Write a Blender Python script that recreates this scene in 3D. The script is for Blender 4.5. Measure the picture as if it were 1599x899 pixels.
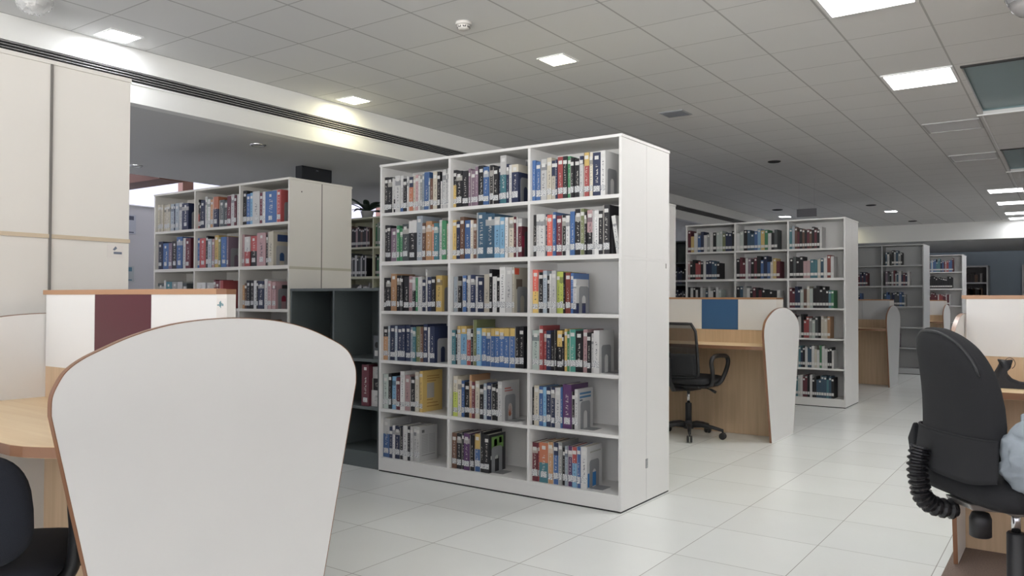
import bpy, bmesh, math, random
from mathutils import Vector, Matrix, noise
C = bpy.context.scene
for o in list(bpy.data.objects): bpy.data.objects.remove(o)
COL = C.collection
PI = math.pi
R = math.radians

# ------------------------------------------------------------------ camera
FPX = 1240.0
yaw, pit, rol = R(35.2566), R(.8668), R(.2206)
fw = Vector((-math.sin(yaw)*math.cos(pit), math.cos(yaw)*math.cos(pit), math.sin(pit)))
rt = Vector((math.cos(yaw), math.sin(yaw), 0)); up = rt.cross(fw)
ca = math.cos(rol)*rt + math.sin(rol)*up; cb = -math.sin(rol)*rt + math.cos(rol)*up
cam = bpy.data.cameras.new('camera'); cam.sensor_width = 36; cam.lens = FPX/1599*36; cam.clip_start = .05; cam.clip_end = 200
camo = bpy.data.objects.new('camera', cam); COL.objects.link(camo)
camo.matrix_world = Matrix(((ca.x, cb.x, -fw.x, 0), (ca.y, cb.y, -fw.y, 0), (ca.z, cb.z, -fw.z, 1.22), (0, 0, 0, 1)))
C.camera = camo

# ------------------------------------------------------------------ world, exposure, light levels
SKY = .8        # sky seen through the windows
LOWER_FILL = 5.5   # bright lower half of the world, added to light the ceiling from below
W = bpy.data.worlds.new('world'); C.world = W; W.use_nodes = True
nt = W.node_tree; bgn = nt.nodes['Background']
gtc = nt.nodes.new('ShaderNodeTexCoord'); gsp = nt.nodes.new('ShaderNodeSeparateXYZ'); nt.links.new(gtc.outputs['Generated'], gsp.inputs[0])
glt = nt.nodes.new('ShaderNodeMath'); glt.operation = 'LESS_THAN'; glt.inputs[1].default_value = 0.0; nt.links.new(gsp.outputs[2], glt.inputs[0])
gcm = nt.nodes.new('ShaderNodeMix'); gcm.data_type = 'RGBA'; gcm.inputs['A'].default_value = (.86, .87, 1, 1); gcm.inputs['B'].default_value = (1, .99, .975, 1); nt.links.new(glt.outputs[0], gcm.inputs['Factor']); nt.links.new(gcm.outputs['Result'], bgn.inputs[0])
gst = nt.nodes.new('ShaderNodeMath'); gst.operation = 'MULTIPLY_ADD'; gst.inputs[1].default_value = LOWER_FILL-SKY; gst.inputs[2].default_value = SKY; nt.links.new(glt.outputs[0], gst.inputs[0]); nt.links.new(gst.outputs[0], bgn.inputs[1])
C.view_settings.view_transform = 'Standard'; C.view_settings.look = 'None'
C.view_settings.gamma = 1; C.view_settings.use_curve_mapping = False
C.view_settings.exposure = 1.3
PANEL = 14.0      # radiance of the square ceiling panels
SPOT = 18.0       # radiance of the small downlights
UNSEEN_PANEL = 9.5 # radiance of unseen panels added to light the room

# ------------------------------------------------------------------ helpers
_m = {}
def mat(name, col, rough=.5, metal=0., emit=0., spec=.5, bump=0., bscale=60., var=0., vscale=4., coat=0.):
    if name in _m: return _m[name]
    m = bpy.data.materials.new(name); m.use_nodes = True; nt = m.node_tree; b = nt.nodes['Principled BSDF']
    b.inputs['Base Color'].default_value = (*col, 1); b.inputs['Roughness'].default_value = rough; b.inputs['Metallic'].default_value = metal
    b.inputs['Specular IOR Level'].default_value = spec; b.inputs['Coat Weight'].default_value = coat
    if emit: b.inputs['Emission Color'].default_value = (*col, 1); b.inputs['Emission Strength'].default_value = emit
    if bump or var:
        tc = nt.nodes.new('ShaderNodeTexCoord')
    if bump:
        n = nt.nodes.new('ShaderNodeTexNoise'); n.inputs['Scale'].default_value = bscale; n.inputs['Detail'].default_value = 3
        bp = nt.nodes.new('ShaderNodeBump'); bp.inputs['Strength'].default_value = bump; bp.inputs['Distance'].default_value = .004
        nt.links.new(tc.outputs['Object'], n.inputs['Vector']); nt.links.new(n.outputs['Fac'], bp.inputs['Height']); nt.links.new(bp.outputs['Normal'], b.inputs['Normal'])
    if var:
        n = nt.nodes.new('ShaderNodeTexNoise'); n.inputs['Scale'].default_value = vscale; n.inputs['Detail'].default_value = 4
        mx = nt.nodes.new('ShaderNodeMix'); mx.data_type = 'RGBA'
        mx.inputs['A'].default_value = (*[c*(1-var) for c in col], 1); mx.inputs['B'].default_value = (*[min(1, c*(1+var)) for c in col], 1)
        nt.links.new(tc.outputs['Object'], n.inputs['Vector']); nt.links.new(n.outputs['Fac'], mx.inputs['Factor']); nt.links.new(mx.outputs['Result'], b.inputs['Base Color'])
    _m[name] = m; return m

def nodes_mat(name):
    m = bpy.data.materials.new(name); m.use_nodes = True; return m, m.node_tree, m.node_tree.nodes['Principled BSDF']

def mth(nt, op, a, b=None):
    n = nt.nodes.new('ShaderNodeMath'); n.operation = op
    for i, v in enumerate((a, b)):
        if v is None: continue
        if isinstance(v, (int, float)): n.inputs[i].default_value = v
        else: nt.links.new(v, n.inputs[i])
    return n.outputs[0]

class MB:
    """collects shapes into one mesh"""
    def __init__(s): s.bm = bmesh.new(); s.mi = 0; s.smooth = False
    def _v(s, pts): return [s.bm.verts.new(p) for p in pts]
    def _f(s, vs, smooth=None):
        try:
            f = s.bm.faces.new(vs); f.material_index = s.mi; f.smooth = s.smooth if smooth is None else smooth; return f
        except ValueError: pass
    def box(s, x0, x1, y0, y1, z0, z1, M=None):
        p = [(x0,y0,z0),(x1,y0,z0),(x1,y1,z0),(x0,y1,z0),(x0,y0,z1),(x1,y0,z1),(x1,y1,z1),(x0,y1,z1)]
        if M: p = [M @ Vector(q) for q in p]
        v = s._v(p)
        for f in ((3,2,1,0),(4,5,6,7),(0,1,5,4),(1,2,6,5),(2,3,7,6),(3,0,4,7)): s._f([v[i] for i in f], False)
        return s
    def prism(s, pts, axis, a0, a1, M=None, smooth_side=False):
        """outline pts (u,v) extruded along axis; x: (u,v)=(y,z), y: (x,z), z: (x,y)"""
        def P(u, v, a): q = {'x': (a,u,v), 'y': (u,a,v), 'z': (u,v,a)}[axis]; return (M @ Vector(q)) if M else q
        A = s._v([P(u,v,a0) for u,v in pts]); B = s._v([P(u,v,a1) for u,v in pts]); n = len(pts)
        s._f(A[::-1], False); s._f(B, False)
        for i in range(n): s._f([A[i], A[(i+1)%n], B[(i+1)%n], B[i]], smooth_side)
        return s
    def tube(s, path, r, n=8, cap=True, smooth=True):
        path = [Vector(p) for p in path]; rings = []
        rr = r if isinstance(r, (list, tuple)) else [r]*len(path)
        t0 = (path[1]-path[0]).normalized(); ref = Vector((0,0,1)) if abs(t0.z) < .9 else Vector((1,0,0))
        u = t0.cross(ref).normalized()
        for i, p in enumerate(path):
            t = (path[min(i+1, len(path)-1)] - path[max(i-1, 0)]).normalized()
            u = (u - t*u.dot(t)).normalized(); w = t.cross(u)
            rings.append(s._v([p + rr[i]*(math.cos(2*PI*k/n)*u + math.sin(2*PI*k/n)*w) for k in range(n)]))
        for a, b in zip(rings, rings[1:]):
            for k in range(n): s._f([a[k], a[(k+1)%n], b[(k+1)%n], b[k]], smooth)
        if cap: s._f(rings[0][::-1], False); s._f(rings[-1], False)
        return s
    def lathe(s, prof, c=(0,0,0), n=24, axis='z', cap=True, smooth=True):
        rings = []
        for r, h in prof:
            ring = []
            for k in range(n):
                a = 2*PI*k/n; u, v = r*math.cos(a), r*math.sin(a)
                q = {'z': (u,v,h), 'x': (h,u,v), 'y': (v,h,u)}[axis]
                ring.append((q[0]+c[0], q[1]+c[1], q[2]+c[2]))
            rings.append(s._v(ring))
        for a, b in zip(rings, rings[1:]):
            for k in range(n): s._f([a[k], a[(k+1)%n], b[(k+1)%n], b[k]], smooth)
        if cap: s._f(rings[0][::-1], False); s._f(rings[-1], False)
        return s
    def grid(s, fn, nu, nv, smooth=True, closed_u=False):
        V = [[s.bm.verts.new(fn(i/(nu if closed_u else nu-1), j/(nv-1))) for j in range(nv)] for i in range(nu)]
        for i in range(nu if closed_u else nu-1):
            for j in range(nv-1):
                k = (i+1) % nu
                s._f([V[i][j], V[k][j], V[k][j+1], V[i][j+1]], smooth)
        return V
    def build(s, name, m, parent=None, bevel=0, kind=None, loc=None, subsurf=0, thick=0, off=0):
        bmesh.ops.remove_doubles(s.bm, verts=s.bm.verts, dist=1e-6)
        bmesh.ops.recalc_face_normals(s.bm, faces=s.bm.faces)
        me = bpy.data.meshes.new(name); s.bm.to_mesh(me); s.bm.free()
        for x in (m if isinstance(m, (list, tuple)) else [m]): me.materials.append(x)
        o = bpy.data.objects.new(name, me); COL.objects.link(o)
        if parent: o.parent = parent
        if loc: o.location = loc
        if thick:
            md = o.modifiers.new('s', 'SOLIDIFY'); md.thickness = thick; md.offset = off
        if subsurf:
            md = o.modifiers.new('ss', 'SUBSURF'); md.levels = subsurf; md.render_levels = subsurf
        if bevel:
            md = o.modifiers.new('b', 'BEVEL'); md.width = bevel; md.segments = 2; md.limit_method = 'ANGLE'; md.angle_limit = R(40); md.harden_normals = False
        if kind: o['kind'] = kind
        return o

def tag(o, label, cat, group=None):
    o['label'] = label; o['category'] = cat
    if group: o['group'] = group
    return o
def thing(name, label, cat, loc=(0,0,0), rz=0, group=None):
    o = bpy.data.objects.new(name, None); COL.objects.link(o); o.location = loc; o.rotation_euler = (0,0,rz); o.empty_display_size = .1
    return tag(o, label, cat, group)
def copy_tree(o, parent=None):
    c = o.copy(); COL.objects.link(c); c.parent = parent
    for ch in o.children: copy_tree(ch, c)
    return c

# ------------------------------------------------------------------ materials
WHITE = mat('white_laminate', (.72, .715, .70), .42, var=.03, vscale=3)
WHITE2 = mat('warm_white_laminate', (.68, .66, .62), .45, var=.03, vscale=3)
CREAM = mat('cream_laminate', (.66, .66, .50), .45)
GREY_DIM = mat('dim_white_and_grey', (.50, .51, .51), .45)  # white laminate with dimness put into its colour; plain grey on the folder
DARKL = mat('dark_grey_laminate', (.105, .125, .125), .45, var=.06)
SEAM = mat('seam_dark', (.16, .15, .14), .7)
RUST = mat('worn_joint', (.55, .46, .34), .7)
BURG = mat('burgundy_laminate', (.085, .014, .022), .4)
BLUEL = mat('blue_laminate', (.045, .125, .27), .4)
CHROME = mat('chrome', (.75, .75, .76), .18, 1)
STEEL = mat('grey_steel', (.30, .31, .32), .38, .35)
BLACKP = mat('black_plastic', (.018, .018, .02), .42)
BLACKF = mat('black_fabric', (.022, .023, .026), .9, bump=.4, bscale=700)
NAVYF = mat('navy_fabric', (.014, .017, .026), .92, bump=.4, bscale=600)
DARKP = mat('dark_recess', (.02, .02, .02), .8)
PAPER = mat('paper', (.72, .69, .60), .85)
PLASTER = mat('plaster', (.62, .62, .60), .85, bump=.15, bscale=30)
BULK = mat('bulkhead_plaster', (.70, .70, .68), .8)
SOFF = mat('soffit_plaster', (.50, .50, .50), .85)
WALLB = mat('blue_grey_wall', (.38, .45, .52), .85)
WALLG = mat('grey_wall', (.42, .42, .44), .85)
WOODB = mat('brown_wood', (.13, .055, .035), .6)
TEAL = mat('teal_glass_panel', (.17, .25, .265), .35)
def wood(name, c1, c2, rough=.4, axis='x'):
    m, nt, b = nodes_mat(name); b.inputs['Roughness'].default_value = rough
    tc = nt.nodes.new('ShaderNodeTexCoord'); mp = nt.nodes.new('ShaderNodeMapping')
    mp.inputs['Scale'].default_value = {'x': (1.2, 22, 22), 'z': (22, 22, 1.2)}[axis]
    n = nt.nodes.new('ShaderNodeTexNoise'); n.inputs['Scale'].default_value = 1.6; n.inputs['Detail'].default_value = 6; n.inputs['Distortion'].default_value = .3
    cr = nt.nodes.new('ShaderNodeValToRGB'); cr.color_ramp.elements[0].position = .3; cr.color_ramp.elements[1].position = .7
    cr.color_ramp.elements[0].color = (*c1, 1); cr.color_ramp.elements[1].color = (*c2, 1)
    L = nt.links.new; L(tc.outputs['Object'], mp.inputs['Vector']); L(mp.outputs[0], n.inputs['Vector']); L(n.outputs['Fac'], cr.inputs[0]); L(cr.outputs[0], b.inputs['Base Color'])
    return m
DESKW = wood('desk_beech', (.82, .60, .35), (.90, .70, .44), .35)
BACKW = wood('beech_back', (.52, .375, .235), (.62, .455, .30), .45, 'z')
EDGEW = mat('wood_edge_band', (.25, .125, .07), .3)
CAPW = mat('wood_cap', (.42, .235, .13), .35)
EDGED = mat('dark_wood_edge_band', (.24, .12, .065), .35)

def tile_mat(name, ax, bx, sx, ay, sy, base, line, lw, rough, var, spec=.5, bump=.0, vk=1.0):
    m, nt, b = nodes_mat(name); L = nt.links.new
    b.inputs['Roughness'].default_value = rough; b.inputs['Specular IOR Level'].default_value = spec
    tc = nt.nodes.new('ShaderNodeTexCoord'); sp = nt.nodes.new('ShaderNodeSeparateXYZ'); L(tc.outputs['Object'], sp.inputs[0])
    u = mth(nt, 'DIVIDE', mth(nt, 'SUBTRACT', sp.outputs[0], ax), sx); v = mth(nt, 'DIVIDE', mth(nt, 'SUBTRACT', sp.outputs[1], ay), sy)
    fu = mth(nt, 'FRACT', u); fv = mth(nt, 'FRACT', v)
    du = mth(nt, 'MINIMUM', fu, mth(nt, 'SUBTRACT', 1.0, fu)); dv = mth(nt, 'MINIMUM', fv, mth(nt, 'SUBTRACT', 1.0, fv))
    d = mth(nt, 'MINIMUM', mth(nt, 'MULTIPLY', du, sx), mth(nt, 'MULTIPLY', dv, sy*vk))
    isl = mth(nt, 'LESS_THAN', d, lw/2)
    cmb = nt.nodes.new('ShaderNodeCombineXYZ'); L(mth(nt, 'FLOOR', u), cmb.inputs[0]); L(mth(nt, 'FLOOR', v), cmb.inputs[1])
    wn = nt.nodes.new('ShaderNodeTexWhiteNoise'); L(cmb.outputs[0], wn.inputs['Vector'])
    nz = nt.nodes.new('ShaderNodeTexNoise'); nz.inputs['Scale'].default_value = 2.5; nz.inputs['Detail'].default_value = 5; L(tc.outputs['Object'], nz.inputs['Vector'])
    k = mth(nt, 'ADD', mth(nt, 'ADD', 1-var*.75, mth(nt, 'MULTIPLY', wn.outputs['Value'], var*.7)), mth(nt, 'MULTIPLY', nz.outputs['Fac'], var*.8))
    vm = nt.nodes.new('ShaderNodeVectorMath'); vm.operation = 'SCALE'; vm.inputs[0].default_value = base; L(k, vm.inputs['Scale'])
    mx = nt.nodes.new('ShaderNodeMix'); mx.data_type = 'RGBA'; L(isl, mx.inputs['Factor']); L(vm.outputs[0], mx.inputs['A']); mx.inputs['B'].default_value = (*line, 1)
    L(mx.outputs['Result'], b.inputs['Base Color'])
    if bump:
        bp = nt.nodes.new('ShaderNodeBump'); bp.inputs['Strength'].default_value = bump; bp.inputs['Distance'].default_value = .004; bp.invert = True
        L(isl, bp.inputs['Height']); L(bp.outputs[0], b.inputs['Normal'])
    return m
FLOOR = tile_mat('floor_tiles', -1.05, 0, .527, 4.69, .5485, (.80, .82, .80), (.40, .40, .38), .004, .27, .10, .5)
CEIL = tile_mat('ceiling_tiles', -.733, 0, .5235, 4.68, .5215, (.66, .658, .65), (.40, .40, .39), .013, .8, .05, .3, .3, 1.6)

# ------------------------------------------------------------------ room
ZC, ZS = 3.0, 2.61
XB = -5.45          # bulkhead face on the left
XR, XL, YN, YF = 6.0, -10.5, -5.0, 25.5
MB().box(XL, XR, YN, YF, -.1, 0).build('floor', FLOOR, kind='structure')
m_carpet = mat('speckled_carpet', (.20, .15, .125), .95, bump=.8, bscale=250, var=.5, vscale=160)
MB().box(-.485, XR, YN, YF, .0005, .006).build('floor_carpet', m_carpet, kind='structure')
# tiled ceiling with two openings (glazed recesses) over the right aisle
RX0, RX1 = -.69, 2.4
c = MB()
RY = [(6.83, 8.72), (10.85, 12.75)]
c.box(XB, RX0, YN, 20.35, ZC, ZC+.03)
ys = [YN, RY[0][0], RY[0][1], RY[1][0], RY[1][1], 20.35]
for i in (0, 2, 4): c.box(RX0, RX1, ys[i], ys[i+1], ZC, ZC+.03)
c.box(RX1, XR, YN, 20.35, ZC, ZC+.03)
c.build('ceiling', CEIL, kind='structure')
for i, (y0, y1) in enumerate(RY):
    r = MB(); r.box(RX0-.02, RX1+.02, y0-.02, y1+.02, ZC+.045, ZC+.06)
    r.box(RX0-.02, RX0, y0, y1, ZC+.03, ZC+.045); r.box(RX1, RX1+.02, y0, y1, ZC+.03, ZC+.045)
    r.box(RX0-.02, RX1+.02, y0-.02, y0, ZC+.03, ZC+.045); r.box(RX0-.02, RX1+.02, y1, y1+.02, ZC+.03, ZC+.045)
    r.build('ceiling_recess', TEAL, kind='structure')
    t = MB(); t.box(RX0, RX1, y0, y0+.03, ZC-.012, ZC+.0); t.build('trim_%d' % (10+i), DARKP, kind='structure')
    t = MB(); t.box(RX0-.05, RX1, y1-.012, y1+.012, ZC-.012, ZC-.002); t.box(RX0-.012, RX0, y1, y1+2.05, ZC-.010, ZC-.001)
    t.build('trim_%d' % (12+i), mat('white_trim', (.8, .8, .8), .4), kind='structure')
# bulkhead and lower soffit on the left
b = MB(); b.box(XB-.1, XB, YN, 20.35, ZS, 2.752); b.box(XB-.1, XB, YN, 20.35, 2.838, ZC+.03); b.box(XB-.1, XB-.05, YN, 20.35, 2.752, 2.838)
b.build('trim_1', BULK, kind='structure')
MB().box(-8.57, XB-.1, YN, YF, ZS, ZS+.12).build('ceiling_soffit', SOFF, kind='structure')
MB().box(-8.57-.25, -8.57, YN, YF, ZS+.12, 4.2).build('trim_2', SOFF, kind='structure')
MB().box(XL, -8.57, YN, YF, 4.2, 4.3).build('ceiling_lightwell', PLASTER, kind='structure')
# far bulkhead and lower ceiling beyond it
MB().box(XB-.1, XR, 20.35, 20.47, ZS, ZC+.03).build('trim_3', BULK, kind='structure')
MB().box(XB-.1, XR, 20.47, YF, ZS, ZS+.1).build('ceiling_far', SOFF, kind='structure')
MB().box(XL, XR, YF, YF+.15, 0, 4.3).build('wall_far', WALLB, kind='structure')
# unseen walls behind and right of the viewer, windows added for their light
w = MB(); w.box(XL, XR+.15, YN-.15, YN, 0, .85); w.box(XL, XR+.15, YN-.15, YN, 2.85, 4.3); w.box(XL, -7.0, YN-.15, YN, .85, 2.85)
w.build('wall_near', PLASTER, kind='structure')
w = MB(); w.box(XR, XR+.15, YN, YF, 0, .85); w.box(XR, XR+.15, YN, YF, 2.85, 4.3); w.box(XR, XR+.15, 0.0, YF, .85, 2.85)
w.build('wall_right', PLASTER, kind='structure')
f = MB()
for k in range(8): x = -7.0+13.0*k/7; f.box(x-.03, x+.03, YN-.1, YN-.04, .85, 2.85)
f.build('window_added_2', mat('window_frame_white', (.7, .7, .7), .4), kind='structure')
f = MB()
for k in range(4): y = YN+5.0*k/3; f.box(XR+.04, XR+.1, y-.03, y+.03, .85, 2.85)
f.build('window_added_3', mat('window_frame_white', (.7, .7, .7), .4), kind='structure')
def portal(loc, rot, sx, sy):
    l = bpy.data.lights.new('window_portal', 'AREA'); l.shape = 'RECTANGLE'; l.size = sx; l.size_y = sy; l.cycles.is_portal = True
    o = bpy.data.objects.new('window_portal', l); COL.objects.link(o); o.location = loc; o.rotation_euler = rot
portal((-.5, YN-.16, 1.85), (R(90), 0, 0), 13.0, 2.0)  # portal of the added window behind the viewer
portal((XR+.16, -2.5, 1.85), (R(90), 0, R(90)), 5.0, 2.0)  # portal of the added window on the right
portal((XL-.13, 10.25, 3.25), (R(90), 0, R(-90)), 30.5, 1.5)
w = MB(); w.box(XL-.15, XL, YN, YF, 0, 2.49); w.box(XL-.15, XL, YN, YF, 4.0, 4.3)
w.build('wall_left', WALLG, kind='structure')
# clerestory window band above the left wall, with mullions and frosted panes
fr = MB()
for i in range(-5, 10): fr.box(XL-.1, XL+.02, 6.59+2*i, 6.76+2*i, 2.5, 4.0)
win = fr.build('window_1', WOODB, kind='structure')
gm, nt, bb = nodes_mat('frosted_glass')
tr = nt.nodes.new('ShaderNodeBsdfTransparent'); tr.inputs[0].default_value = (.80, .80, .86, 1); nt.links.new(tr.outputs[0], nt.nodes['Material Output'].inputs[0])
MB().box(XL-.09, XL-.08, YN, YF, 2.49, 4.0).build('pane', gm, win)
MB().box(XL-.12, XL+.04, YN, YF, 2.49, 2.50).build('trim_4', mat('white_sill', (.8, .8, .84), .5), kind='structure')
MB().box(XL, -8.58, 5.1, 5.42, 2.60, 2.82).build('trim_5', WOODB, kind='structure')

# ------------------------------------------------------------------ ceiling lights
def emis(name, col, s):
    m = bpy.data.materials.new(name); m.use_nodes = True; nt = m.node_tree; nt.nodes.clear()
    e = nt.nodes.new('ShaderNodeEmission'); e.inputs[0].default_value = (*col, 1); e.inputs[1].default_value = s
    o = nt.nodes.new('ShaderNodeOutputMaterial'); nt.links.new(e.outputs[0], o.inputs[0]); return m
E_PANEL = emis('panel_glow', (1, .99, .975), PANEL); E_UNSEEN = emis('panel_glow_unseen', (1, .99, .975), UNSEEN_PANEL)
E_FAR = emis('panel_glow_far', (.96, .97, 1), PANEL*.5)
E_COOL = emis('downlight_cool', (.93, .95, 1), SPOT); E_WARM = emis('downlight_warm', (1, .93, .62), SPOT)
FRAME = mat('lamp_frame', (.75, .75, .75), .4)
CEILF = mat('dull_frame', (.42, .42, .42), .6)
E_OFF = mat('unlit_diffuser', (.60, .60, .61), .6)
def panel(x, y, label, m=E_PANEL, w=.5, d=.5, group='square ceiling light panels'):
    t = thing('ceiling_light', label, 'ceiling light', (x, y, ZC), 0, group)
    f = MB(); e = .018
    for a in ((-w/2, w/2, -d/2, -d/2+e), (-w/2, w/2, d/2-e, d/2), (-w/2, -w/2+e, -d/2+e, d/2-e), (w/2-e, w/2, -d/2+e, d/2-e)): f.box(*a, -.012, 0)
    f.build('frame', FRAME if m is not E_OFF else CEILF, t)
    MB().box(-w/2+e, w/2-e, -d/2+e, d/2-e, -.006, -.0005).build('diffuser', m, t)
    return t
def down(x, y, label, m, s=.2, z=ZC):
    t = thing('downlight', label, 'ceiling light', (x, y, z), 0, 'small square downlights')
    f = MB(); h = s/2; e = .014
    for a in ((-h-e, h+e, -h-e, -h), (-h-e, h+e, h, h+e), (-h-e, -h, -h, h), (h, h+e, -h, h)): f.box(*a, -.008, 0)
    f.build('frame', FRAME, t); MB().box(-h, h, -h, h, -.005, -.0005).build('diffuser', m, t)
panel(-.985, 4.94, 'large lit square panel nearest the front, cut by the picture top')
panel(-.985, 7.02, 'large lit square panel beside the teal ceiling recess')
panel(-.985, 9.11, 'unlit square panel just beyond the first teal recess', E_OFF)
panel(-.985, 11.2, 'unlit square panel beside the second teal recess', E_OFF)
for y in (2.86, -1.31, -3.4): panel(-.985, y, 'unseen lit panel behind the viewer, added to light the room', E_UNSEEN, group='added panels behind the viewer')  # unseen panels added behind the viewer for their light
for y in (11.2, 9.11, 7.02, 4.94, 2.86, -3.4): panel(3.2, y, 'unseen lit panel on the far right, added to light the room', E_PANEL if y > 4 else E_UNSEEN, group='added panels over the right side')  # unseen column added to brighten the floor and aisle-facing sides
for x in (1.3, 2.4): panel(x, 9.6, 'unseen lit panel between the teal recesses, added to light the carrels', E_PANEL, group='added panels over the right side')  # unseen pair added to brighten the blue carrel and the case behind
far_words = ['nearest', 'second', 'third', 'farthest']
for i, y in enumerate((14.85, 16.75, 18.75, 19.95)):
    panel(-.87, y, f'{far_words[i]} of the lit panels in the column before the distant beam', E_FAR)
    panel(.18, y, f'{far_words[i]} lit panel in the column by the picture edge, before the distant beam', E_FAR)
down(-5.27, 2.83, 'cool white downlight close to the left beam above the tall cabinet', E_COOL)
down(-5.235, 4.95, 'warm yellow downlight close to the left beam with slotted grille', E_WARM)
down(-3.105, 4.97, 'warm downlight in the middle of the tiled ceiling', E_WARM)
down(-2.93, 17.1, 'distant small downlight above the far bookcases', E_COOL)
down(-4.95, 16.95, 'distant downlight showing just over the middle bookcase', E_COOL)
down(-4.6, 20.05, 'warm downlight beside the distant beam', E_WARM)

# ------------------------------------------------------------------ bookcases
SHZ = [1.836, 1.49, 1.14, .79, .445, .10]   # heights of the shelf surfaces, top to bottom
HB = 2.183
def bookcase(name, label, x0, ncol, yf, mat_=WHITE, depth=.66, colw=.6433, back=True, group=None, details=False, latch=False):
    """double-sided case of lower and upper modules; front faces -Y; x0 = left edge"""
    wd = colw*ncol; e = .018
    t = thing(name, label, 'bookcase', (x0, yf, 0), 0, group)
    h2 = depth/2
    for s0, s1 in ((0, h2-.001), (h2+.001, depth)):
        for z0, z1 in ((.009, 1.462), (1.478, HB-.018)):
            MB().box(0, e, s0, s1, z0, z1).build('side_panel', mat_, t, bevel=.0015)
            MB().box(wd-e, wd, s0, s1, z0, z1).build('side_panel', mat_, t, bevel=.0015)
    MB().box(-.004, wd+.004, -.004, depth+.004, HB-.018, HB).build('top_panel', mat_, t, bevel=.002)
    MB().box(-.001, wd+.001, -.001, depth+.001, 1.462, 1.478).build('middle_board', mat_, t)
    MB().box(e, wd-e, .004, depth-.004, .009, .078).build('plinth', mat_, t)
    MB().box(.003, wd-.003, .003, depth-.003, 0.0003, .0088).build('base_gap', DARKP, t)
    bk = MB(); bk.box(e, wd-e, h2-.006, h2+.006, .078, HB-.018); bk.build('back_panel', mat_, t)
    for z in SHZ:
        m = MB(); m.box(e, wd-e, .002, h2-.006, z-.022, z); m.build('shelf_board', mat_, t, bevel=.001)
        MB().box(e, wd-e, h2+.006, depth-.002, z-.022, z).build('shelf_board', mat_, t)
    for k in range(1, ncol):
        x = colw*k; d = MB()
        zs = SHZ[::-1] + [None]
        for i, z in enumerate(SHZ[::-1]):
            top = (HB-.018) if z == SHZ[0] else SHZ[::-1][i+1]-.022
            if z == 1.14: top = 1.462
            d.box(x-.009, x+.009, .001, h2-.006, z, top)
            d.box(x-.009, x+.009, h2+.006, depth-.001, z, top)
        d.build('divider', mat_, t)
    if latch:
        l = MB(); l.box(wd, wd+.004, h2-.012, h2+.014, .205, .262)
        q = l.build('latch', STEEL, t, bevel=.001)
        l = MB(); l.lathe([(.004, .0), (.004, .003)], (wd+.004, h2-.004, .248), 10, 'x'); l.lathe([(.004, .0), (.004, .003)], (wd+.004, h2-.004, .219), 10, 'x')
        l.build('screw', CHROME, q)
        MB().box(wd, wd+.002, depth-.055, depth-.045, 1.425, 1.455).build('hanging_tag', mat('tag_grey', (.3, .28, .26), .6), t)
    return t

XRC = -2.12
XLC = XRC-.6433*3
bookcase('bookcase', 'tall white double-sided bookcase in the middle, its end panel facing the aisle', XLC, 3, 4.088, latch=True)
bookcase('bookcase', 'white bookcase at the left behind the burgundy carrel, beside the low dark shelves', -6.955, 3, 4.088, WHITE2, colw=.6383)
bookcase('bookcase', 'white bookcase standing behind the blue carrel', XLC, 3, 9.58)
bookcase('bookcase', 'nearly empty white bookcase, dimness painted into it, behind the distant burgundy carrel', -2.03-1.93, 3, 14.75, GREY_DIM)  # white case, shade of the unlit area put into its colour
bookcase('bookcase', 'small distant white bookcase beside the right carrel, in front of the blue-grey wall', -1.835-1.93, 3, 18.5)
bookcase('bookcase', 'cream bookcase with a plant on top, seen in the gap beside the central bookcase', -9.22, 5, 6.6, CREAM, colw=.643)
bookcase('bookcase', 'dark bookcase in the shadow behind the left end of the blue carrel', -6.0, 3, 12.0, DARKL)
bookcase('bookcase', 'tall cream cabinet end at the left edge behind the front carrel', -3.37-1.93, 3, 1.205, WHITE2)
bookcase('bookcase', 'tall white cabinet end just showing past the central bookcase', -3.26-1.93, 3, 6.80)
# worn joint band, sticker on the cream cabinet end
t = [o for o in bpy.data.objects if o.get('label', '').startswith('tall cream cabinet')][0]
MB().box(1.931, 1.936, -.002, .662, 1.462, 1.478).build('worn_edge', RUST, t)
MB().box(1.931, 1.9375, .3255, .3345, .1, 2.165).build('dark_joint', SEAM, t)
st = MB().box(1.930, 1.9315, .565, .635, 1.395, 1.45).build('sticker', mat('sticker_paper', (.66, .63, .60), .6), t)
q = MB(); q.mi = 0
q.prism([(.588, 1.43), (.60, 1.445), (.607, 1.436), (.596, 1.426)], 'x', 1.9315, 1.932); q.box(1.9315, 1.932, .592, .628, 1.411, 1.421)
q.build('sticker_print', mat('sticker_ink', (.13, .15, .2), .6), st)
# same dark joint on the left bookcase end
t = [o for o in bpy.data.objects if o.get('label', '').startswith('white bookcase at the left')][0]
MB().box(1.914, 1.9165, 0, .66, 1.459, 1.480).build('joint_band', mat('joint_band', (.50, .48, .40), .6), t)
MB().box(1.913, 1.9175, .327, .333, .1, 2.165).build('dark_joint', SEAM, t)
MB().lathe([(.006, 0), (.006, .002)], (1.915, .12, 2.08), 10, 'x').build('screw_hole', SEAM, t)

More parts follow.
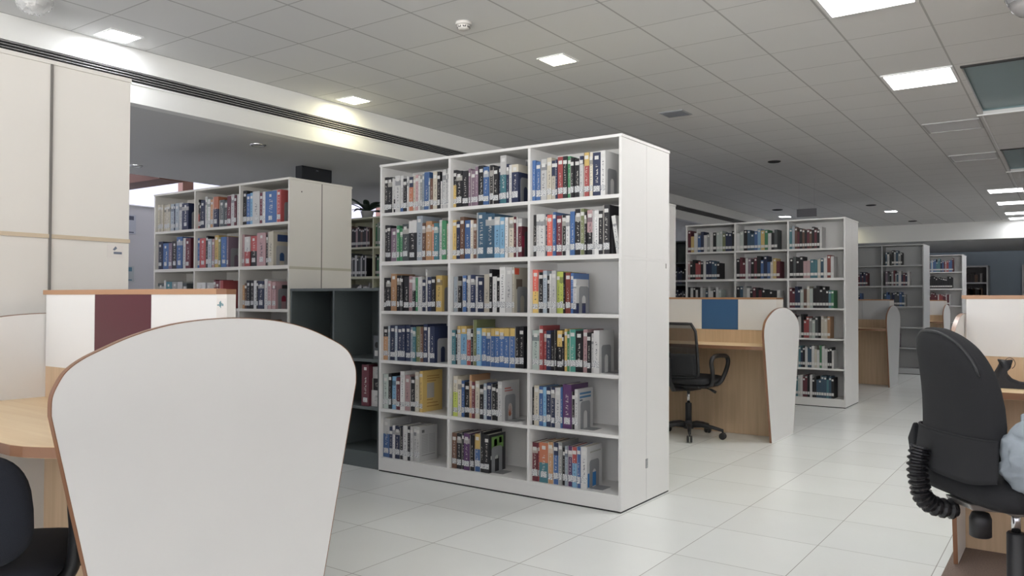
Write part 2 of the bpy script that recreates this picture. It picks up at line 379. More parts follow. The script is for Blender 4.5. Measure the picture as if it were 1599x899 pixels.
# low dark shelves between the two white bookcases
t = thing('low_bookshelf', 'low dark grey bookshelf between the left and the central white bookcases', 'bookshelf', (-5.035, 4.10, 0))
wd = .978; e = .018; ht = 1.303
for x in (0, wd-e): MB().box(x, x+e, 0, .4, .004, ht-.02).build('side_panel', DARKL, t, bevel=.001)
MB().box(0, wd, -.002, .402, ht-.02, ht).build('top_panel', DARKL, t, bevel=.001)
MB().box(e, wd-e, .394, .4, .004, ht-.02).build('back_panel', DARKL, t)
MB().box(e, wd-e, .01, .03, 0, .098).build('plinth', DARKL, t)
MB().box(.485, .503, .001, .394, .12, ht-.02).build('divider', DARKL, t)
for z in (.79, .445, .12): MB().box(e, wd-e, .001, .394, z-.022, z).build('shelf_board', DARKL, t)

# ------------------------------------------------------------------ books
PAL = {'k': ((.018,.018,.022),'black'), 'n': ((.018,.030,.085),'dark blue'), 'b': ((.035,.13,.36),'blue'), 's': ((.17,.40,.62),'light blue'),
 'S': ((.035,.10,.17),'steel blue'), 'w': ((.64,.64,.63),'white'), 'c': ((.60,.55,.44),'cream'), 'g': ((.33,.34,.33),'grey'), 'd': ((.085,.10,.105),'dark grey'),
 'l': ((.36,.42,.48),'pale blue'), 'r': ((.42,.045,.045),'red'), 'R': ((.62,.075,.04),'orange-red'), 'q': ((.28,.045,.03),'brick red'), 'm': ((.15,.018,.035),'maroon'),
 'o': ((.60,.17,.06),'orange'), 'y': ((.68,.46,.10),'yellow'), 'G': ((.045,.26,.11),'green'), 't': ((.05,.22,.27),'teal'), 'a': ((.08,.42,.34),'sea green'), 'e': ((.46,.54,.50),'pale green'),
 'p': ((.10,.035,.13),'purple'), 'P': ((.50,.30,.31),'pink'), 'v': ((.24,.16,.22),'mauve'), 'B': ((.16,.075,.045),'brown'), 'T': ((.52,.27,.11),'tan'), 'L': ((.48,.56,.07),'lime'), 'O': ((.19,.22,.09),'olive')}
def cover_mat(ch, plain=False):
    key = 'cover_'+ch+('p' if plain else '')
    if key in _m: return _m[key]
    col, nm = PAL[ch]
    m, nt, b = nodes_mat('book_cover_'+nm.replace(' ', '_').replace('-', '_')); L = nt.links.new
    b.inputs['Roughness'].default_value = .35
    if plain:
        lm = sum(col)/3; b.inputs['Base Color'].default_value = (*[(c_*.72+lm*.28)*.85 for c_ in col], 1)
    if plain: b.inputs['Roughness'].default_value = .5; _m[key] = m; return m
    lum = sum(col)/3
    ink = (.02, .03, .06) if lum > .35 else (.62, .60, .55)
    tc = nt.nodes.new('ShaderNodeTexCoord'); sp = nt.nodes.new('ShaderNodeSeparateXYZ'); L(tc.outputs['Generated'], sp.inputs[0])
    oi = nt.nodes.new('ShaderNodeObjectInfo')
    z = mth(nt, 'ADD', mth(nt, 'MULTIPLY', sp.outputs[2], 34), mth(nt, 'MULTIPLY', oi.outputs['Random'], 90))
    cb_ = nt.nodes.new('ShaderNodeCombineXYZ'); L(mth(nt, 'MULTIPLY', sp.outputs[0], 2.2), cb_.inputs[0]); L(z, cb_.inputs[2])
    nz = nt.nodes.new('ShaderNodeTexNoise'); nz.inputs['Scale'].default_value = 1.0; nz.inputs['Detail'].default_value = 1; L(cb_.outputs[0], nz.inputs['Vector'])
    hit = mth(nt, 'GREATER_THAN', nz.outputs['Fac'], .54)
    inx = mth(nt, 'MULTIPLY', mth(nt, 'GREATER_THAN', sp.outputs[0], .34), mth(nt, 'LESS_THAN', sp.outputs[0], .64))
    # title stretch of each spine differs
    top = mth(nt, 'ADD', .62, mth(nt, 'MULTIPLY', oi.outputs['Random'], .22))
    inz = mth(nt, 'MULTIPLY', mth(nt, 'GREATER_THAN', sp.outputs[2], .30), mth(nt, 'LESS_THAN', sp.outputs[2], top))
    front = mth(nt, 'LESS_THAN', sp.outputs[1], .03)
    f = mth(nt, 'MULTIPLY', mth(nt, 'MULTIPLY', hit, inx), mth(nt, 'MULTIPLY', inz, front))
    r2 = mth(nt, 'FRACT', mth(nt, 'MULTIPLY', oi.outputs['Random'], 7.31)); r3 = mth(nt, 'FRACT', mth(nt, 'MULTIPLY', oi.outputs['Random'], 13.7))
    stripe = mth(nt, 'MULTIPLY', mth(nt, 'GREATER_THAN', r2, .62), mth(nt, 'LESS_THAN', sp.outputs[0], .15))
    band = mth(nt, 'MULTIPLY', mth(nt, 'GREATER_THAN', r3, .72), mth(nt, 'MULTIPLY', mth(nt, 'GREATER_THAN', sp.outputs[2], .73), mth(nt, 'LESS_THAN', sp.outputs[2], .87)))
    extra = mth(nt, 'MULTIPLY', mth(nt, 'MULTIPLY', mth(nt, 'MAXIMUM', stripe, band), front), .55)
    f = mth(nt, 'MAXIMUM', mth(nt, 'MULTIPLY', f, .75), extra)
    hs = nt.nodes.new('ShaderNodeHueSaturation'); hs.inputs['Color'].default_value = (*col, 1)
    hs.inputs['Saturation'].default_value = .88; L(mth(nt, 'ADD', .7, mth(nt, 'MULTIPLY', oi.outputs['Random'], .4)), hs.inputs['Value'])
    mx = nt.nodes.new('ShaderNodeMix'); mx.data_type = 'RGBA'; L(f, mx.inputs['Factor']); L(hs.outputs[0], mx.inputs['A']); mx.inputs['B'].default_value = (*ink, 1)
    L(mx.outputs['Result'], b.inputs['Base Color']); _m[key] = m; return m
m, nt, b = nodes_mat('shelfmark_label'); b.inputs['Roughness'].default_value = .6
tc = nt.nodes.new('ShaderNodeTexCoord'); nz = nt.nodes.new('ShaderNodeTexNoise'); nz.inputs['Scale'].default_value = 190; nz.inputs['Detail'].default_value = 0
cr = nt.nodes.new('ShaderNodeValToRGB'); cr.color_ramp.interpolation = 'CONSTANT'; cr.color_ramp.elements[0].color = (.22, .24, .28, 1); cr.color_ramp.elements[1].color = (.66, .67, .66, 1); cr.color_ramp.elements[1].position = .43
nt.links.new(tc.outputs['Object'], nz.inputs['Vector']); nt.links.new(nz.outputs['Fac'], cr.inputs[0]); nt.links.new(cr.outputs[0], b.inputs['Base Color'])
LAB = m
LAB2 = mat('accession_sticker', (.62, .62, .60), .6)

rng = random.Random(7)
ORD = 'first second third fourth fifth sixth seventh eighth ninth tenth eleventh twelfth thirteenth fourteenth fifteenth sixteenth seventeenth eighteenth nineteenth twentieth twenty-first twenty-second twenty-third twenty-fourth twenty-fifth'.split()
def book_shape(mb, w, h, d, split=None, ia=0, ib=0):
    """hard cover: spine + two boards, local origin at left front bottom"""
    g = .0010; b = .0028 if w > .02 else .0016
    parts = [(0, h, ia)] if split is None else [(0, h*split, ia), (h*split, h, ib)]
    for z0, z1, i in parts:
        mb.mi = i
        mb.box(g, w-g, 0, .0035, z0, z1); mb.box(g, g+b, .0035, d, z0, z1); mb.box(w-g-b, w-g, .0035, d, z0, z1)
def make_book(code, w, h, x, y, z, lean=0., d=None):
    d = d or min(.215, max(.15, h*.76)) + rng.uniform(-.01, .006)
    mb = MB(); ca_, cb_, sp = code[0], None, None
    if len(code) == 3: cb_ = code[1]; sp = int(code[2])/10
    book_shape(mb, w, h, d, sp, 0, 1)
    ms = [cover_mat(ca_)] + ([cover_mat(cb_)] if cb_ else [])
    o = mb.build('book', ms, None); o.location = (x, y, z); o.rotation_euler = (0, lean, 0)
    b = .0028 if w > .02 else .0016
    if w > .006: MB().box(.0006+b, w-.0006-b, .0035, d-.004, .003, h-.003).build('page_block', PAPER, o)
    lh = rng.uniform(.032, .042); lz = .028 + rng.uniform(-.004, .006)
    if w < .014: lx0, lx1 = .0012, w-.0012
    elif w > .05: k = rng.uniform(.04, .046); lx0 = (w-k)*rng.uniform(.2, .6); lx1 = lx0+k
    else: lx0, lx1 = .0018, w-.0018
    MB().box(lx0, lx1, -.0006, 0, lz, lz+lh).build('shelfmark_label', LAB, o)
    if rng.random() < .85:
        tz = h - rng.uniform(.022, .034); k = min(lx1-lx0, .026); c_ = (lx0+lx1)/2
        MB().box(c_-k/2, c_+k/2, -.0006, 0, tz-.016, tz+.006).build('accession_sticker', LAB2, o)
    return o, d

CELLS = {
'c11':(-4.052,'k:38:258 k:38:255 w:13:247 kw4:18:243 w:48:261 bw2:30:259 k:34:233 w:12:246 on7:42:242 c:24:245 P:27:251 w:15:245 g:21:239 l:17:253 b:47:262 l:12:219 B:27:213 c:37:258 k:26:255 w:12:189 w:36:266 w:17:241 w:25:269'),
'c12':(-3.413,'yk6:30:253 k:52:243 k:49:239 v:17:251 v:40:238 v:23:258 k:45:263 b:44:250 k:33:258 k:46:243 n:11:246 tw6:48:311 n:19:253 w:22:246 nc8:52:245'),
'c13':(-2.768,'b:25:254 b:33:242 w:48:255 c:34:261 cn6:28:240 n:16:243 r:38:257 k:30:258 G:21:256 k:25:245 k:40:237 wn8:27:247 ry7:37:266 c:24:262 n:53:260 w:33:267'),
'c21':(-4.024,'k:23:261 k:37:257 v:56:236 G:28:252 G:25:233 d:64:261 kw7:71:278 l:53:310 B:30:258 T:55:268 o:21:245 t:40:252 w:31:272 G:40:265 c:17:243'),
'c22':(-3.409,'y:33:263 n:31:253 B:35:281 b:49:257 c:22:256 B:29:256 S:77:302 S:75:289 sw8:44:264 s:36:260 w:25:258 c:45:256 m:20:257 w:12:256 mw8:30:244'),
'c23':(-2.763,'k:28:261 w:23:263 w:42:261 n:18:260 R:37:254 b:24:269 m:39:246 k:32:248 w:29:242 b:33:265 k:42:278 O:26:277 k:16:256 kP5:37:267 w:12:263 w:32:261 k:27:257 k:45:290'),
'c31':(-4.045,'k:24:235 k:47:234 T:53:262 k:24:251 k:20:248 k:20:250 k:52:237 P:34:245 kw6:29:238 G:20:231 w:36:239 n:39:218 w:16:288 n:36:234 k:36:237 y:54:245'),
'c32':(-3.39,'l:39:233 k:35:237 b:33:241 n:14:236 w:24:240 n:43:244 w:21:235 n:47:226 c:47:246 k:23:279 w:34:231 k:23:243 w:48:291 w:52:290 c:18:288'),
'c33':(-2.764,'yR5:41:269 k:37:252 l:30:262 k:18:230 w:17:242 w:32:260 L:26:254 L:27:253 k:12:249 q:36:248 b:19:244 nw3:24:207'),
'c41':(-4.03,'Tk7:44:237 l:18:242 n:47:247 l:24:243 n:46:246 n:29:247 n:43:250 l:28:238 t:26:238 O:39:244 B:30:242 n:39:262 w:22:241 n:44:247'),
'c42':(-3.397,'t:29:227 k:12:223 wy8:32:255 sy8:49:256 rw7:34:239 k:20:235 O:30:300 s:37:246 by8:38:245 by8:39:245 by8:35:246 by8:38:247 by8:37:248 by8:38:249 by8:42:250 k:33:261 k:37:262'),
'c43':(-2.75,'e:52:243 r:29:272 r:21:238 n:34:243 k:26:235 k:15:248 ky6:38:245 k:13:224 y:20:255 G:18:242 a:44:254 k:50:245 P:31:256 k:25:238 w:16:234 w:39:252'),
'c51':(-4.036,'e:53:244 k:28:250 s:41:230 v:15:222 m:28:228 w:42:271 P:46:247 k:54:236 c:35:274 y:30:282'),
'c52':(-3.386,'Lc6:39:267 c:31:247 b:24:239 k:45:233 T:20:281 m:27:236 c:35:245 k:30:221 l:26:232 n:37:239 k:40:233 k:17:225 w:34:254'),
'c53':(-2.754,'k:17:234 c:38:246 b:29:243 s:25:240 n:32:242 n:28:244 w:39:242 b:17:248 p:61:266 k:22:225 w:24:241'),
'c61':(-4.04,'bw6:66:275 n:30:218 w:22:230 n:43:229 k:32:223 w:45:239 k:22:236 w:29:239 w:31:242 w:33:243'),
'c62':(-3.392,'B:39:234 k:38:233 k:25:240 p:47:240 k:35:233 by6:46:243 k:34:261 k:42:246'),
'c63':(-2.755,'m:46:238 r:12:237 to5:63:244 T:35:253 bn7:38:252 g:27:259 k:17:227 l:20:239 p:32:242 sr6:34:241 b:26:244 w:44:249'),
'l11':(-7.066,'c:26:253 c:30:251 c:36:249 c:35:246 c:35:244 c:35:247 l:55:247 n:19:242 l:59:250 w:63:251 n:100:239'),
'l12':(-6.404,'rk5:18:259 k:23:230 n:59:248 w:36:277 G:14:255 w:36:252 T:40:244 no6:79:265 d:75:233 d:39:226 m:55:258 w:47:270 m:29:258 w:51:264'),
'l21':(-7.038,'n:82:256 b:100:239 v:53:237 k:80:253 b:90:288 w:45:274 m:78:270'),
'l22':(-6.393,'b:36:264 r:86:260 k:31:278 l:53:251 P:37:249 y:61:278 O:32:258 b:76:261 v:25:260'),
'l31':(-7.062,'d:113:222 w:35:248 t:94:234 g:81:233 w:79:232 d:57:218'),
'l32':(-6.393,'w:128:222 w:116:221 m:30:245 m:52:232 r:51:238'),
'l13':(-5.738,'k:52:287 b:43:257 s:36:263 w:92:270 m:35:254 w:41:259 b:144:257 r:53:262'),
'l23':(-5.749,'P:32:267 rw5:72:246 kr5:86:251 P:111:272 k:25:254 c:74:276'),
'l33':(-5.733,'T:27:195 B:29:210 k:48:234 k:41:234 w:48:233 k:23:228 n:75:227 w:43:242 P:47:226 P:46:216'),
}
ROWW = ['top', 'second', 'third', 'fourth', 'fifth', 'bottom']
BAYW = ['left', 'middle', 'right']
def bookend(x, y, z, label, group, m=STEEL, w=.115, h=.165, foot=.085):
    """steel bookend: upright plate with an arched opening, foot plate lying on the shelf"""
    t = MB(); hw = w/2; r = .022; o = []
    for k in range(7): a = PI/2*k/6; o.append((hw-r+r*math.cos(a), h-r+r*math.sin(a)))
    for k in range(7): a = PI/2+PI/2*k/6; o.append((-hw+r+r*math.cos(a), h-r+r*math.sin(a)))
    o += [(-hw, .002)]; ar = w*.20
    o += [(-ar, .002)]
    for k in range(9): a = PI-PI*k/8; o.append((ar*math.cos(a), h*.52+ar*math.sin(a)))
    o += [(ar, .002), (hw, .002)]
    t.prism([(u+hw, v) for u, v in o], 'x', 0, .0018)
    t.box(.0, foot, .006, w-.006, 0, .0018)
    ob = t.build('bookend', m); ob.location = (x, y, z)
    return tag(ob, label, 'bookend', group)
ENDS = {'c12': 1, 'c13': 1, 'c22': 2, 'c23': 2, 'c31': 1, 'c32': 1, 'c33': 1, 'c41': 3, 'c42': 2, 'c43': 1, 'c52': 1, 'c53': 1, 'c62': 1, 'c63': 1,
        'l11': 3, 'l12': 1, 'l13': 1, 'l22': 1, 'l23': 3, 'l33': 1}
EM = {1: STEEL, 2: mat('dark_steel', (.10, .10, .11), .4, .3), 3: mat('pale_steel', (.45, .46, .47), .4, .3)}
last = {}
for key, (x0, txt) in CELLS.items():
    case, row, bay = key[0], int(key[1])-1, int(key[2])-1
    z = SHZ[row]; x = x0
    right = (XLC+.6433*(bay+1)-.010) if case == 'c' else (-6.955+.6383*(bay+1)-.010)
    left = (XLC+.6433*bay+.010+(.008 if bay == 0 else 0)) if case == 'c' else (-6.955+.6383*bay+.010+(.008 if bay == 0 else 0))
    x = max(x, left); y0 = 4.115
    if bay == 2: right -= .008
    items = [t.split(':') for t in txt.split()]
    tot = sum(int(i[1]) for i in items)/1000
    fit = min(1, (right-.002-x)/tot)
    cname = 'central bookcase' if case == 'c' else 'bookcase behind burgundy carrel'
    o = None
    for i, (code, w, h) in enumerate(items):
        w = int(w)/1000*fit; h = int(h)/1000
        if row == 0: h = min(h, .318)
        o, d = make_book(code, w, h, x, y0+rng.uniform(-.006, .006), z+.0002)
        size = 'thick ' if w > .045 else ('thin ' if w < .022 else '')
        if h > .275: size = 'tall ' + size
        nm = PAL[code[0]][1]
        if len(code) == 3: nm = PAL[code[0]][1] + ' and ' + PAL[code[1]][1]
        lab = f'{size}{nm} book, {ORD[i]} from left, {ROWW[row]} shelf, {BAYW[bay]} bay, {cname}'
        if len(lab.replace('-', ' ').split()) > 16: lab = lab.replace(size, '', 1)
        tag(o, lab, 'book',
            f'books on the {ROWW[row]} shelf of the {BAYW[bay]} bay, {cname}')
        x += w
    last[key] = (o, x, z, w, h, d)
    if key in ENDS and x+.008 < right:
        bookend(x+.0004, y0+.028, z+.0002, f'steel bookend at the end of the {ROWW[row]} shelf books, {BAYW[bay]} bay, {cname}', 'steel bookends', EM[ENDS[key]], foot=.006 if key == 'c23' else min(.085, right-x-.003))
# leaning white book at the end of the second shelf, right bay
o, d = make_book('w', .028, .225, 0, 4.125, SHZ[1]+.0002)
o.rotation_euler = (0, R(-9), 0); o.location = (XRC-.018-.034, 4.125, SHZ[1]+.0006)
tag(o, 'white book leaning on the side panel, second shelf, right bay, central bookcase', 'book', 'books on the second shelf of the right bay, central bookcase')

# covers that show their front: pictures and print
def cover_art(key, items):
    o, x, z, w, h, d = last[key]
    for nm, col, u0, u1, v0, v1 in items:
        MB().box(w-.0006, w+.0001, u0*d, u1*d, v0*h, v1*h).build(nm, mat('print_%s' % nm + '%.2f%.2f%.2f' % col, col, .5), o)
cover_art('c51', [('cover_picture', (.42, .40, .36), .22, .58, .33, .70)] + [('title_line', (.32, .15, .03), .22, .22+l_, v, v+.016) for l_, v in ((.62, .86), (.62, .80), (.45, .74), (.3, .28), (.55, .2), (.6, .12))])
cover_art('c61', [('text_column', (.36, .36, .36), .12+c_*.40, .12+c_*.40+.34, .24+.045*k, .24+.045*k+.018) for k in range(12) for c_ in (0, 1)] + [('stamp_square', (.13, .13, .13), .12, .26, .82, .90), ('footer_line', (.2, .2, .2), .12, .85, .17, .185)])
cover_art('c62', [('green_picture', (.16, .30, .08), .15, .86, .62, .93), ('black_shape', (.02, .02, .02), .3, .48, .68, .86), ('black_shape', (.02, .02, .02), .6, .76, .74, .9), ('white_shape', (.5, .53, .5), .1, .55, .34, .44), ('white_shape', (.45, .5, .45), .3, .75, .42, .52)])
cover_art('c52', [('title_line', (.45, .12, .10), .15, .5, .80, .83), ('title_line', (.45, .12, .10), .15, .6, .74, .765)])
o, x, z, w, h, d = last['c52']
q = MB()
for k in range(9):
    a = R(-70+17.5*k); c_ = (d*.45, h*.10)
    q.prism([(c_[0]-.002*math.cos(a), c_[1]+.002*math.sin(a)), (c_[0]+.002*math.cos(a), c_[1]-.002*math.sin(a)), (c_[0]+.10*math.sin(a)*.5, c_[1]+.10*math.cos(a))], 'x', w-.0006, w+.0001)
q.build('fan_pattern', mat('fan_orange', (.42, .13, .06), .5), o)
cover_art('c53', [('title_line', (.07, .20, .36), .12, .85, .86, .91), ('title_line', (.07, .20, .36), .12, .85, .77, .82), ('title_line', (.1, .12, .15), .12, .3, .70, .74)])
cover_art('c63', [('title_line', (.38, .38, .33), .2, .9, .84, .87), ('blue_patch', (.02, .16, .42), .05, .75, .03, .36)])
cover_art('c33', [('upper_band', (.62, .62, .6), .0, .98, .30, .82), ('lower_band', (.02, .03, .11), .0, .98, .0, .22)])
cover_art('c12', [('pale_band', (.55, .52, .44), .02, .98, .80, .97)])
cover_art('c22', [('crimson_band', (.25, .02, .05), .02, .98, .25, .55)])
cover_art('c32', [('red_corner', (.6, .08, .04), .02, .25, .84, .98), ('brown_shape', (.12, .09, .07), .1, .42, .52, .74)])
cover_art('l33', [('red_block', (.30, .03, .06), .3, .95, .28, .58), ('ribbon_shape', (.04, .04, .04), .4, .9, .70, .9)])
cover_art('l23', [('blue_block', (.03, .06, .16), .2, .95, .72, .92), ('blue_block', (.03, .08, .2), .3, .95, .15, .5)])

# two books hidden behind the black spines stay out; the few loose things of the low dark shelf
o, d = make_book('m', .075, .300, -4.255, 4.118, .4452); tag(o, 'thick maroon book with white stickers in the low dark bookshelf', 'book', 'books in the low dark bookshelf')
hz = .4452
for k, (nm, code, th) in enumerate((('lower white book lying flat', 'w', .115), ('black book flat between two white ones', 'k', .085), ('upper white book lying flat', 'w', .085))):
    m = MB(); m.box(0, .096, 0, .0035, 0, th); m.box(0, .096, .0035, .2, 0, .003); m.box(0, .096, .0035, .2, th-.003, th)
    o = m.build('book', cover_mat(code)); o.location = (-4.176, 4.14+.006*k, hz+.0004)
    MB().box(.002, .094, .0035, .196, .003, th-.003).build('page_block', PAPER, o)
    tag(o, f'{nm} beside the maroon book in the low dark bookshelf', 'book', 'books in the low dark bookshelf'); hz += th+.0006
# box file and grey catalogues on the upper shelf of the dark case
m = MB(); m.box(0, .075, 0, .15, 0, .17); o = m.build('box_file', mat('file_dark', (.09, .10, .11), .5), bevel=.002); o.location = (-4.16, 4.14, .7904)
MB().lathe([(.022, 0), (.022, .002)], (.0375, -.001, .1), 14, 'y').build('finger_hole', DARKP, o)
MB().box(.015, .06, -.001, 0, .02, .06).build('spine_sticker', LAB2, o)
tag(o, 'dark box file with a finger hole on the low dark bookshelf', 'box file')
m = MB(); m.prism([(0, 0), (.10, 0), (.10, .05), (.05, .14), (0, .11)], 'y', 0, .14); o = m.build('leaning_folder', GREY_DIM); o.location = (-4.60-.05, 4.22, .7904)
tag(o, 'pale grey folder standing in the left cell of the low dark bookshelf', 'folder')

# every further book in view: distant cases, one counted mass
ms = [cover_mat(k, True) for k in PAL]; idx = {k: i for i, k in enumerate(PAL)}; ms += [LAB2, PAPER]
mb = MB(); rg = random.Random(11)
def fill(x0, x1, y, z, pal, hmin=.2, hmax=.26, wmin=.018, wmax=.042, d=.18, lab=True):
    x = x0
    while x < x1-.012:
        w = min(rg.uniform(wmin, wmax), x1-x); h = rg.uniform(hmin, hmax)*rg.choice((1, 1, 1, 1.08)); h = min(h, .3); c_ = rg.choice(pal)
        mb.mi = idx[c_]; mb.box(x+.0006, x+w-.0006, y, y+d, z+.0003, z+h)
        if lab and w > .012:
            mb.mi = len(PAL); mb.box(x+.002, x+w-.002, y-.001, y-.0001, z+.03, z+.062)
            if rg.random() < .7: mb.box(x+w/2-.01 if w > .02 else x+.001, x+w/2+.01 if w > .02 else x+w-.001, y-.001, y-.0001, z+h-.035, z+h-.015)
        x += w
Y3 = 9.605
def bx(case_x, bay, cw=.6433): return case_x+cw*bay+(.02 if bay == 0 else .011)
P3 = [[('mywbnwgwkeeOnnk', .62), ('wekSSbsyGwkd', .50), ('tlBmkBkmBkmkw', .37)],
      [('PkkrrkwnnSSk', .42), ('kmmwvkmkbnbcym', .53), ('kdkkPPttcSwqw', .50)],
      [('kwkwkwgSwwkwe', .44), ('kSgwkmkmkkkkw', .53), ('mmnneBcekkkkktG', .50)],
      [('kgwk', .4), ('wkGk', .4), ('PkkwkrrgedkccT', .46)],
      [('kwk', .4), ('kwk', .4), ('nkkwtnkwSSwcwGwwkkw', .50)],
      [('rkb', .4), ('kwr', .4), ('rktewmmkwkkSSSStSk', .50)]]
for r_, row in enumerate(P3):
    for b_, (pal, ext) in enumerate(row):
        s0 = bx(XLC, b_); n_ = len(pal); x = s0
        wv = [rg.uniform(.8, 1.2) for _ in pal]; tt = sum(wv)
        for ch, wq in zip(pal, wv):
            fill(x, x+ext*wq/tt-.0001, Y3, SHZ[r_], ch, wmin=ext*wq/tt, wmax=ext*wq/tt+.001); x += ext*wq/tt
X4 = -2.03-1.93
for r_, b_, a0, a1 in ((0, 0, .05, .15), (0, 1, .08, .22), (0, 2, .04, .10), (0, 2, .14, .30), (1, 2, .04, .42), (2, 1, .05, .3), (2, 2, .02, .36), (1, 1, .03, .4), (4, 2, .05, .25), (5, 2, .05, .2)):
    fill(bx(X4, b_)+a0, bx(X4, b_)+a1, 14.77, SHZ[r_], 'kdgwvnmS' if r_ != 2 else 'bnSdg', .18, .25)
X5 = -1.835-1.93
for r_, b_, ext, pal in ((0, 2, .46, 'mtwbnPsr'), (1, 2, .44, 'kkkk'), (2, 2, .4, 'mrwm'), (0, 1, .4, 'wmb'), (1, 1, .5, 'kwn'), (2, 1, .4, 'mwr')):
    fill(bx(X5, b_), bx(X5, b_)+ext, 18.52, SHZ[r_], pal)
for r_ in range(4):
    for b_ in range(5):
        fill(bx(-9.22, b_, .643), bx(-9.22, b_, .643)+rg.choice((.42, .5, .55)), 6.63, SHZ[r_], ['BBkkwPBw', 'wkwgkdw', 'kgww', 'kgbw'][r_] if b_ < 4 else 'GeGkw')
for r_ in range(1, 6):
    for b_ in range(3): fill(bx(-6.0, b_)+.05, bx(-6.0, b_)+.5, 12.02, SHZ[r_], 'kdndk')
# books on the visible part of the fourth and lower shelves of the left case
fill(-6.955+.6383*2+.02, -6.955+.6383*3-.12, 4.12, SHZ[3], 'kwnmgTw')
mass = mb.build('distant_books', ms, kind='stuff')
tag(mass, 'small books crowding the far bookcases behind the carrels', 'books')

# ------------------------------------------------------------------ study carrels
def panel_outline():
    left = [(-.32, 0), (-.525, .93)]
    top = [(-.522, .965), (-.508, 1.0), (-.487, 1.031), (-.45, 1.058), (-.396, 1.083), (-.32, 1.113), (-.233, 1.137), (-.133, 1.153), (0, 1.16)]
    t2 = [(-u, v) for u, v in top[::-1][1:]]
    c = [(-.5235, .92)] + top + t2 + [(.5235, .92)]; sm = []
    P_ = [Vector(p) for p in c]
    for i in range(len(P_)-1):
        p0, p1, p2, p3 = P_[max(i-1, 0)], P_[i], P_[i+1], P_[min(i+2, len(P_)-1)]
        for k in range(4):
            f = k/4; q = .5*((2*p1)+(p2-p0)*f+(2*p0-5*p1+4*p2-p3)*f*f+(3*p1-p0-3*p2+p3)*f**3); sm.append((q.x, q.y))
    sm.append(c[-1])
    return [(-.32, 0)] + sm + [(.32, 0)]
def carrel(x1, yc, L, squares, label, white=WHITE, bulge=0., edge=EDGEW, group=None, sticker=False):
    t = thing('study_carrel', label, 'carrel', (x1, yc, 0), 0, group)
    out = panel_outline()
    for xa, xb in ((-.018, 0), (-L, -L+.018)):
        p = MB().prism(out, 'x', xa, xb).build('end_panel', white, t, bevel=.001)
        m = MB(); n = len(out)
        for i in range(n-1):
            (u0, v0), (u1, v1) = out[i], out[i+1]
            def nrm(a, b_): d = Vector((b_[0]-a[0], b_[1]-a[1])).normalized(); return Vector((-d.y, d.x))
            na = nrm(out[max(i-1, 0)], out[max(i-1, 0)+1]) + nrm(out[i], out[i+1]); nb = nrm(out[i], out[i+1]) + nrm(out[min(i+1, n-2)], out[min(i+2, n-1)])
            na.normalize(); nb.normalize(); e = .0022
            q = [(u0, v0), (u1, v1), (u1+nb.x*e, v1+nb.y*e), (u0+na.x*e, v0+na.y*e)]
            m.prism(q, 'x', xa-.0003, xb+.0003)
        m.build('edge_band', edge, p)
    MB().box(-L+.018, -.018, -.009, .009, .002, .955).build('back_panel', BACKW, t)
    w3 = (L-.05-.027)/3
    for i, mm in enumerate(squares):
        MB().box(-L+.025+w3*i+.0008, -L+.025+w3*(i+1)-.0008, -.013, .013, .955, 1.234).build('upper_panel', white if mm is None else mm, t)
    MB().box(-L+.006, -.052, -.017, .017, 1.234, 1.252).build('top_cap', CAPW, t, bevel=.001)
    po = MB(); po.box(-.052, -.0185, -.016, .016, .837, 1.234); po.box(-.0185, 0, -.016, .016, 1.163, 1.234)
    po = po.build('end_post', WHITE2, t)
    MB().box(-.052, 0, -.0175, .0175, 1.234, 1.250).build('post_cap', EDGED, t)
    if sticker:
        s_ = MB().box(-.048, -.004, -.0168, -.016, 1.165, 1.222).build('sticker', mat('sticker_paper', (.6, .6, .55), .6), po)
        q = MB(); q.box(-.046, -.038, -.0172, -.0168, 1.199, 1.203); q.box(-.036, -.029, -.0172, -.0168, 1.196, 1.211); q.box(-.031, -.028, -.0172, -.0168, 1.192, 1.214); q.box(-.026, -.022, -.0172, -.0168, 1.199, 1.208); q.box(-.020, -.016, -.0172, -.0168, 1.198, 1.205)
        q.build('sticker_print', mat('teal_ink', (.08, .22, .26), .6), s_)
    for sg in (-1, 1):
        pts = [(-.0182, sg*.0095)]; n = 24; fr_ = []
        for k in range(n+1):
            f = k/n; x = -.0182-(L-.0364)*f
            d = .49+.025*min(1, min(f, 1-f)*10) + bulge*min(1, (min(f, 1-f)*9))**.7
            fr_.append((x, sg*d))
        pts = [(-.0182, sg*.0095)] + fr_ + [(-L+.0182, sg*.0095)]
        dt = MB().prism(pts, 'z', .805, .835).build('desktop', DESKW, t)
        m = MB()
        for (xa, ya), (xb, yb) in zip(fr_, fr_[1:]):
            m.prism([(xa, ya), (xb, yb), (xb, yb+sg*.0025), (xa, ya+sg*.0025)], 'z', .806, .834)
        m.build('desk_edge', EDGED, dt)
    return t
carrel(-2.12, 1.50, 1.19, [None, BURG, None], 'nearest carrel with burgundy square and big rounded white end panel', WHITE, .035, sticker=True)
carrel(-2.12, 7.19, 1.13, [None, BLUEL, None], 'carrel with a blue square beside the central bookcase', WHITE, .012)
carrel(-2.13, 12.62, 1.19, [BURG, None, None], 'distant white carrel with painted dimness in front of the nearly empty bookcase', GREY_DIM, .012)  # white panels given a darkened colour for the unlit area
carrel(-2.03, 17.7, 1.19, [BURG, None, None], 'smallest, farthest carrel in front of the distant white bookcase', WHITE, .012)
carrel(.73, 4.53, 1.19, [None, BURG, None], 'white carrel at the right edge holding a black bag', WHITE, .035)

